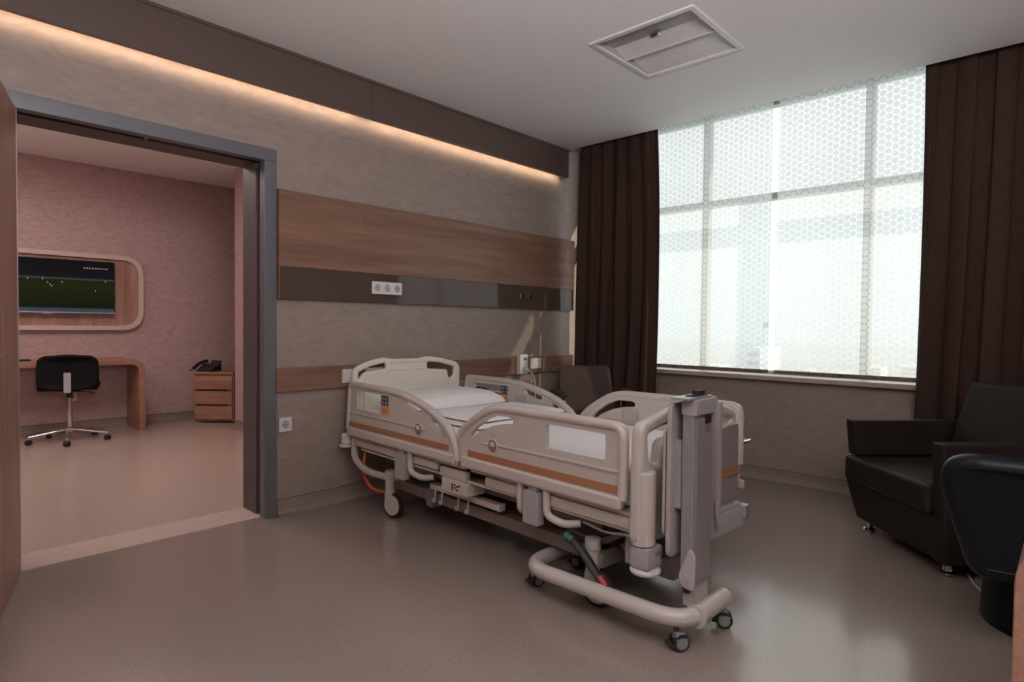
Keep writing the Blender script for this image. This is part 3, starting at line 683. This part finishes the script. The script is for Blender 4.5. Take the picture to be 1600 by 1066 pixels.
# ------------------------------------------------------------------ side table beyond the bed
st = thing('side_table', 'low round glossy-topped side table beyond the bed foot', 'table', (3.53, 1.62, 0))
MB().lathe([(.0, .488), (.22, .488), (.228, .494), (.228, .502), (.22, .508), (.0, .508)], n=40).done('table_top', 'chrome', st)
MB().cyl((0, 0, .02), (0, 0, .488), .022).done('stem', 'chrome', st); MB().lathe([(.16, 0), (.16, .008), (.02, .022), (.0, .022)], n=32).done('base', 'chrome', st)

# ------------------------------------------------------------------ visitor chair near the corner
vc = thing('visitor_chair', 'brown leather chair with chrome tubing beside the left curtain, behind the bed', 'chair', (4.02, 2.84, 0), radians(-38))
def lean(a, y): return Matrix.Translation((0, y, 0)) @ Matrix.Rotation(a, 4, 'X')
newobj('backrest', plate_me([[(-.25, .0), (.25, .0), (.225, .40), (-.225, .40)]], .06, .02, .05, Matrix.Translation((0, .24, .43)) @ Matrix.Rotation(radians(-10), 4, 'X') @ XZ(0)), 'leather2', vc, smooth=True)
MB().box(-.26, .26, -.26, .24, .37, .45, .03, 3).done('seat', 'leather2', vc)
for s in (-1, 1):
    MB().tube([(s*.30, .22, .012), (s*.30, -.26, .012), (s*.30, -.24, .60), (s*.30, .20, .60), (s*.30, .24, .40)], .011, .07, res=4).done('side_frame', 'chrome', vc)
    MB().box(s*.30-.028, s*.30+.028, -.22, .16, .612, .645, .014).done('arm_pad', 'leather2', vc)
MB().tube([(-.30, -.255, .44), (.30, -.255, .44)], .009).tube([(-.30, .20, .35), (.30, .20, .35)], .009).tube([(-.30, -.12, .35), (.30, -.12, .35)], .009).done('cross_bar', 'chrome', vc)

# black bag on a cabinet behind the bed
bc = thing('bedside_cabinet', 'low white bedside cabinet mostly hidden behind the far head rail', 'cabinet', (3.32, 3.24, 0))
MB().box(-.20, .20, -.20, .20, .05, .56, .006).done('body', 'white', bc)
MB().box(-.19, .19, -.205, -.20, .40, .54, .003).done('drawer', 'white', bc); MB().box(-.05, .05, -.22, -.205, .46, .475, .003).done('handle', 'chrome', bc)
for sx in (-.16, .16):
    for sy in (-.16, .16): MB().cyl((sx-.01, sy, .025), (sx+.01, sy, .025), .025).done('caster', 'dark', bc)
bg = MB().hull([(-.24, -.10), (.20, -.10), (.20, .10), (-.24, .10)], [(-.22, -.04), (-.16, -.04), (-.16, .05), (-.22, .05)], .561, .70, .02, 3).done('black_bag', 'fabblack', None)
bg.location = (3.30, 3.24, 0); tag(bg, 'slumped black bag seen through the far head rail opening', 'bag')
tag(MB().tube([(3.02, 3.08, .70), (3.18, 3.06, .67), (3.40, 3.00, .60), (3.56, 3.00, .40), (3.6, 3.05, .006)], .004, .03, res=2).done('monitor_cable', 'white'), 'thin pale cable lying diagonally over the black bag', 'cable')

# ------------------------------------------------------------------ armchair by the right curtain
ac = thing('armchair', 'dark brown leather armchair with wide arms standing before the right curtain', 'armchair', (3.66, .715, 0), radians(223.8))
MB().hull([(-.35, .05), (.35, .05), (.34, .66), (-.34, .66)], [(-.385, .0), (.385, .0), (.385, .69), (-.385, .69)], .065, .285, .012).done('base', 'leather', ac)
MB().box(-.385, .315, -.012, .56, .282, .425, .028, 4).done('seat', 'leather', ac)
for s in (-1, 1):
    x0, x1 = sorted((s*.318, s*.40)); xa, xb = sorted((s*.345, s*.40)) 
    zb = .43 if s == -1 else .07
    MB().hull([(x0 if s > 0 else -.40, .02), (x1 if s > 0 else -.318, .02), (x1 if s > 0 else -.318, .70), (x0 if s > 0 else -.40, .70)], [(x0, .0), (x1, .0), (x1, .72), (x0, .72)], zb, .635, .014, 3).done('arm', 'leather', ac)
newobj('backrest', plate_me([[(-.312, .0), (.312, .0), (.26, .48), (-.26, .48)]], .13, .035, .05, Matrix.Translation((0, .57, .40)) @ Matrix.Rotation(radians(-14), 4, 'X') @ XZ(0)), 'leather', ac, smooth=True)
MB().box(-.39, .39, .66, .72, .07, .56, .02).done('rear_panel', 'leather', ac)
for sx in (-.31, .31):
    for sy in (.10, .62): MB().lathe([(.026, 0), (.034, .004), (.034, .012), (.022, .02), (.020, .055), (.028, .066)], (sx, sy, 0)).done('foot', 'chrome', ac)

# ------------------------------------------------------------------ black chair seen from behind at the right edge
bk = thing('lounge_chair', 'black leather lounge chair seen from behind, cut by the right edge of the photo', 'chair', (2.98, .03, 0), radians(-82))
me = plate_me([[(-.27, .27), (.27, .27), (.37, .60), (.35, .69), (.28, .72), (-.28, .72), (-.35, .69), (-.37, .60)]], .11, .045, .06, Matrix.Translation((0, -.20, 0)) @ Matrix.Rotation(0, 4, 'X') @ XZ(0), 5)
for v in me.vertices: v.co.y += .35*v.co.x**2-.12*(v.co.z-.2)
newobj('backrest', me, 'leatherb', bk, smooth=True)
MB().box(-.24, .24, -.10, .26, .30, .42, .04, 4).done('seat', 'leatherb', bk)
MB().lathe([(.215, 0), (.22, .012), (.215, .10), (.20, .20), (.18, .305), (.02, .31)], (0, .17, 0), n=36).done('pedestal_base', 'leatherb', bk)
tag(MB().tube([(3.56, .355, .006), (3.45, .325, .006), (3.365, .285, .006), (3.335, .27, .006)], .004, .05, res=2).done('charger_cable', 'white'), 'thin white cable running across the floor beside the armchair', 'cable')

# wood desk at the lower right corner
nd = thing('waterfall_desk', 'rounded wooden desk end peeking in at the lower right corner', 'desk', (1.68, .088, 0))
def waterfall(w, hgt_, th, rad=.13):
    o_ = [(0, 0)]; n = 10
    out = [(0, 0), (0, hgt_-rad)]+[(-rad+rad*cos(pi/2*i/n), hgt_-rad+rad*sin(pi/2*i/n)) for i in range(1, n)]+[(-rad, hgt_)]
    out += [(-w+rad, hgt_)]+[(-w+rad-rad*sin(pi/2*i/n), hgt_-rad+rad*cos(pi/2*i/n)) for i in range(1, n)]+[(-w, hgt_-rad), (-w, 0), (-w+th, 0)]
    r2 = rad-th
    out += [(-w+th, hgt_-rad)]+[(-w+rad-r2*cos(pi/2*i/n), hgt_-rad+r2*sin(pi/2*i/n)) for i in range(1, n)]+[(-w+rad, hgt_-th), (-rad, hgt_-th)]
    out += [(-rad+r2*sin(pi/2*i/n), hgt_-rad+r2*cos(pi/2*i/n)) for i in range(1, n)]+[(-th, hgt_-rad), (-th, 0)]
    return out
newobj('desk_shell', plate_me([waterfall(1.3, .745, .055)], .55, .004, 0, YZ(.275)), 'woodred', nd, smooth=True)
MB().box(.45, .47, -1.24, -.06, .35, .74).done('back_panel', 'woodred', nd)

# ------------------------------------------------------------------ room beyond: tv, desk, chair, drawers, phone
tvp = thing('tv_surround_panel', 'rounded wood wall panel with a pale frame around the television', 'wall panel', (1.0, 7.745, 1.47))
newobj('back_panel', plate_me([rect(-1.14, 1.14, -.375, .375)], .02, .002, .18, XZ(-.012)), 'woodv', tvp, smooth=True)
newobj('pale_frame', plate_me([rect(-1.175, 1.175, -.41, .41), rect(-1.125, 1.125, -.36, .36)], .05, .004, [.22, .17], XZ(-.027)), 'tvframe', tvp, smooth=True)
TVC = (1.29, 7.65, 1.52)
tv = thing('television', 'flat television showing a floodlit football match on the wood panel', 'television', TVC)
MB().box(-.595, .595, 0, .05, -.275, .275, .006).done('tv_body', 'tvblack', tv)
MB().box(-.595, .595, -.004, .01, -.281, -.268, .002).done('bottom_bezel', 'alu', tv)
MB().box(-.04, .04, -.002, .01, -.290, -.281, .002).done('logo_tab', 'alu', tv)
MB().box(-.15, .15, .05, .072, -.15, .15).done('wall_bracket', 'dark', tv)
ts = NT('match_on_screen'); tc = ts.n('TexCoord'); sp = ts.n('SeparateXYZ'); ts.l(tc.outputs['Object'], sp.inputs[0])
nz = ts.noise(ts.coord((6, 6, 6)), 1, 3); z_ = ts.math('ADD', ts.math('MULTIPLY', sp.outputs['Z'], 1.0), .5)
grad = ts.ramp(z_, [(.0, (.10, .13, .20)), (.278, (.012, .019, .006)), (.50, (.026, .036, .008)), (.565, (.022, .030, .008)), (.572, (.12, .12, .13)), (.590, (.016, .014, .018)), (.80, (.008, .007, .009))])
grad.node.color_ramp.elements[0].position = .262
ts.l(grad, ts.b.inputs['Emission Color']); ts.b.inputs['Emission Strength'].default_value = .45; ts.b.inputs['Specular IOR Level'].default_value = .05
ts.b.inputs['Base Color'].default_value = (.004, .004, .004, 1); ts.b.inputs['Roughness'].default_value = .25
scr = MB().box(-.583, .583, -.003, .0, -.265, .265).done('screen', ts.m, tv)
M['txt'] = emis('screen_white', (.4, .4, .45), .1)
pr = MB()
for k in range(34):
    x = -.55+k*.033+random.uniform(-.004, .004); pr.box(x, x+random.uniform(.012, .026), -.0045, -.003, -.249, -.240)
pr.done('ticker_text', plain('ticker_navy', (.02, .04, .09), .5), scr)
pr = MB()
for x, z in ((-.16, .05), (-.04, .055), (.0, .02), (.02, .0), (.035, -.015), (.12, .03), (-.25, -.03), (.41, -.05), (.5, .055), (-.48, .06)): pr.box(x, x+.008, -.0045, -.003, z, z+.018)
pr.done('players', 'txt', scr)
pr = MB()
for k in range(9): pr.box(.31+k*.025, .31+k*.025+.016, -.0045, -.003, .19, .202)
for k in range(5): pr.box(-.56+k*.03, -.56+k*.03+.022, -.0045, -.003, .20, .216)
pr.done('score_caption', 'txt', scr)

dk = thing('waterfall_desk', 'long wooden desk with rounded corner under the television next door', 'desk', (2.07, 7.285, 0))
newobj('desk_shell', plate_me([waterfall(2.4, .765, .06, .13)], .45, .004, 0, Matrix.Translation((0, .225, 0)) @ XZ(0)), 'woodred', dk, smooth=True)
ds = tag(MB().box(1.02, 1.12, 7.42, 7.50, .766, .782, .003).done('remote_control', 'dark'), 'small dark remote control lying on the desk next door', 'remote control')

oc = thing('office_chair', 'black swivel office chair on chrome castors at the desk next door', 'chair', (1.365, 7.10, 0), radians(-15))
bm = plate_me([[(-.235, .53), (-.10, .50), (.10, .50), (.235, .53), (.245, .64), (.235, .79), (.19, .83), (0, .845), (-.19, .83), (-.235, .79), (-.245, .64)]], .055, .02, .05, XZ(-.20), 3)
for v in bm.vertices: v.co.y += .9*v.co.x**2
newobj('backrest', bm, 'fabblack', oc, smooth=True)
MB().box(-.24, .24, -.16, .25, .50, .565, .03, 4).done('seat', 'fabblack', oc)
MB().box(-.028, .028, -.238, -.228, .49, .675, .003).box(-.022, .022, -.232, .02, .485, .499, .003).done('back_bracket', 'alu', oc)
MB().cyl((0, 0, .42), (0, 0, .50), .026).done('tilt_mechanism', 'dark', oc)
MB().cyl((0, 0, .30), (0, 0, .42), .014).cyl((0, 0, .13), (0, 0, .30), .024).done('gas_lift', 'chrome', oc)
MB().tube([(.03, 0, .48), (.16, -.02, .47), (.20, -.02, .455)], .005, .02).done('height_lever', 'dark', oc)
MB().lathe([(.03, .085), (.036, .09), (.036, .13), (.026, .14)], (0, 0, 0)).done('hub', 'chrome', oc)
for k in range(5):
    a = radians(-78+72*k-12); x, y = .32*cos(a), .32*sin(a)
    lg = MB().tube([(.02*cos(a), .02*sin(a), .115), (x, y, .072)], .011, 0, res=3).done('leg', 'chrome', oc)
    MB().cyl((x, y, .04), (x, y, .078), .007).done('caster_stem', 'chrome', lg)
    m = Matrix.Translation((x, y, 0)) @ Matrix.Rotation(a+1, 4, 'Z')
    MB().cyl(m @ Vector((-.022, 0, .026)), m @ Vector((.022, 0, .026)), .026, n=22, bev=.006).done('caster', 'dark', lg)

NR = math.atan2(-.38, .34)
ns = thing('drawer_unit', 'small wooden three-drawer unit in the corner of the room next door', 'cabinet', (2.60, 7.43, 0), NR)
MB().box(0, .46, .02, .42, .02, .565, .003).done('carcass', 'woodred', ns)
MB().box(-.006, .466, -.004, .425, .565, .588, .004).done('top_board', 'woodred', ns)
for k in range(3):
    z0 = .045+k*.172
    MB().box(.012, .448, .0, .02, z0, z0+.150, .003).done('drawer', 'woodred', ns)
    if k: MB().box(.02, .39, .012, .022, z0-.020, z0-.002).done('finger_groove', 'dark', ns)
tp = thing('telephone', 'black desk telephone on the wooden drawer unit', 'telephone', (2.76, 7.42, .5885), NR-.2)
MB().hull(rect(-.10, .10, -.09, .10), rect(-.09, .10, .03, .10), .0, .085, .006).done('phone_body', 'dark', tp)
MB().tube([(-.115, -.10, .035), (-.105, -.02, .095), (-.085, .09, .115)], .019, .06).done('handset', 'dark', tp)
MB().hull([(0, .0), (.12, .0), (.12, .02), (0, .02)], [(.01, .05), (.14, .05), (.14, .065), (.01, .065)], .06, .125, .003).done('display', 'dark', tp)
MB().tube([(-.115, -.10, .03), (-.17, -.10, .012), (-.19, -.05, .01)], .005, .03).done('coiled_cord', 'dark', tp)
fd = tag(newobj('wall_handle', tube_me([(2.795, 6.12, .12), (2.77, 6.15, .2), (2.77, 6.17, .42), (2.795, 6.18, .5)], .012, .05), 'dark', smooth=True), 'dark curved handle on the rose wall pier beyond the door frame', 'wall handle')  # a wall handle fixed to the pier

# ------------------------------------------------------------------ outside, far below
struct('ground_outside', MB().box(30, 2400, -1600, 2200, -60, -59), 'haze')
def bld(i, x, y, w, d, z1, lab, grp='hazy buildings in the distance'):
    t_ = thing('far_building', lab, 'building', (x, y, -59), group=grp)
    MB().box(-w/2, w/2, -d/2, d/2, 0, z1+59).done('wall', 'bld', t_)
    wn_ = MB(); nz_ = max(3, int((z1+59)/4))
    for r in range(nz_):
        wn_.box(-w/2-.15, -w/2+.05, -d*.42, d*.42, 2+r*(z1+57)/nz_, 2+r*(z1+57)/nz_+1.5)
    wn_.done('window_band', 'bldwin', t_)
bld(0, 300, 112, 26, 6.5, -8, 'pale tower block seen in the gap between the two blinds', None)
for i in range(16):
    a = .12+.044*i; r_ = 560+(i*137)%300
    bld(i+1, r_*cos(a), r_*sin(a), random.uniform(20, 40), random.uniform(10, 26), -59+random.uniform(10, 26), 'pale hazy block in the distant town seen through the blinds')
fp = thing('flagpole', 'tall flagpole with a red flag in the gap between the blinds', 'flagpole', (140, 51.9, -59))
MB().cyl((0, 0, 0), (0, 0, 62.6), .12).done('pole', 'bld', fp)
fl_ = MB().box(-.02, .02, -.5, .55, 60.2, 61.4).done('flag', 'red', fp)
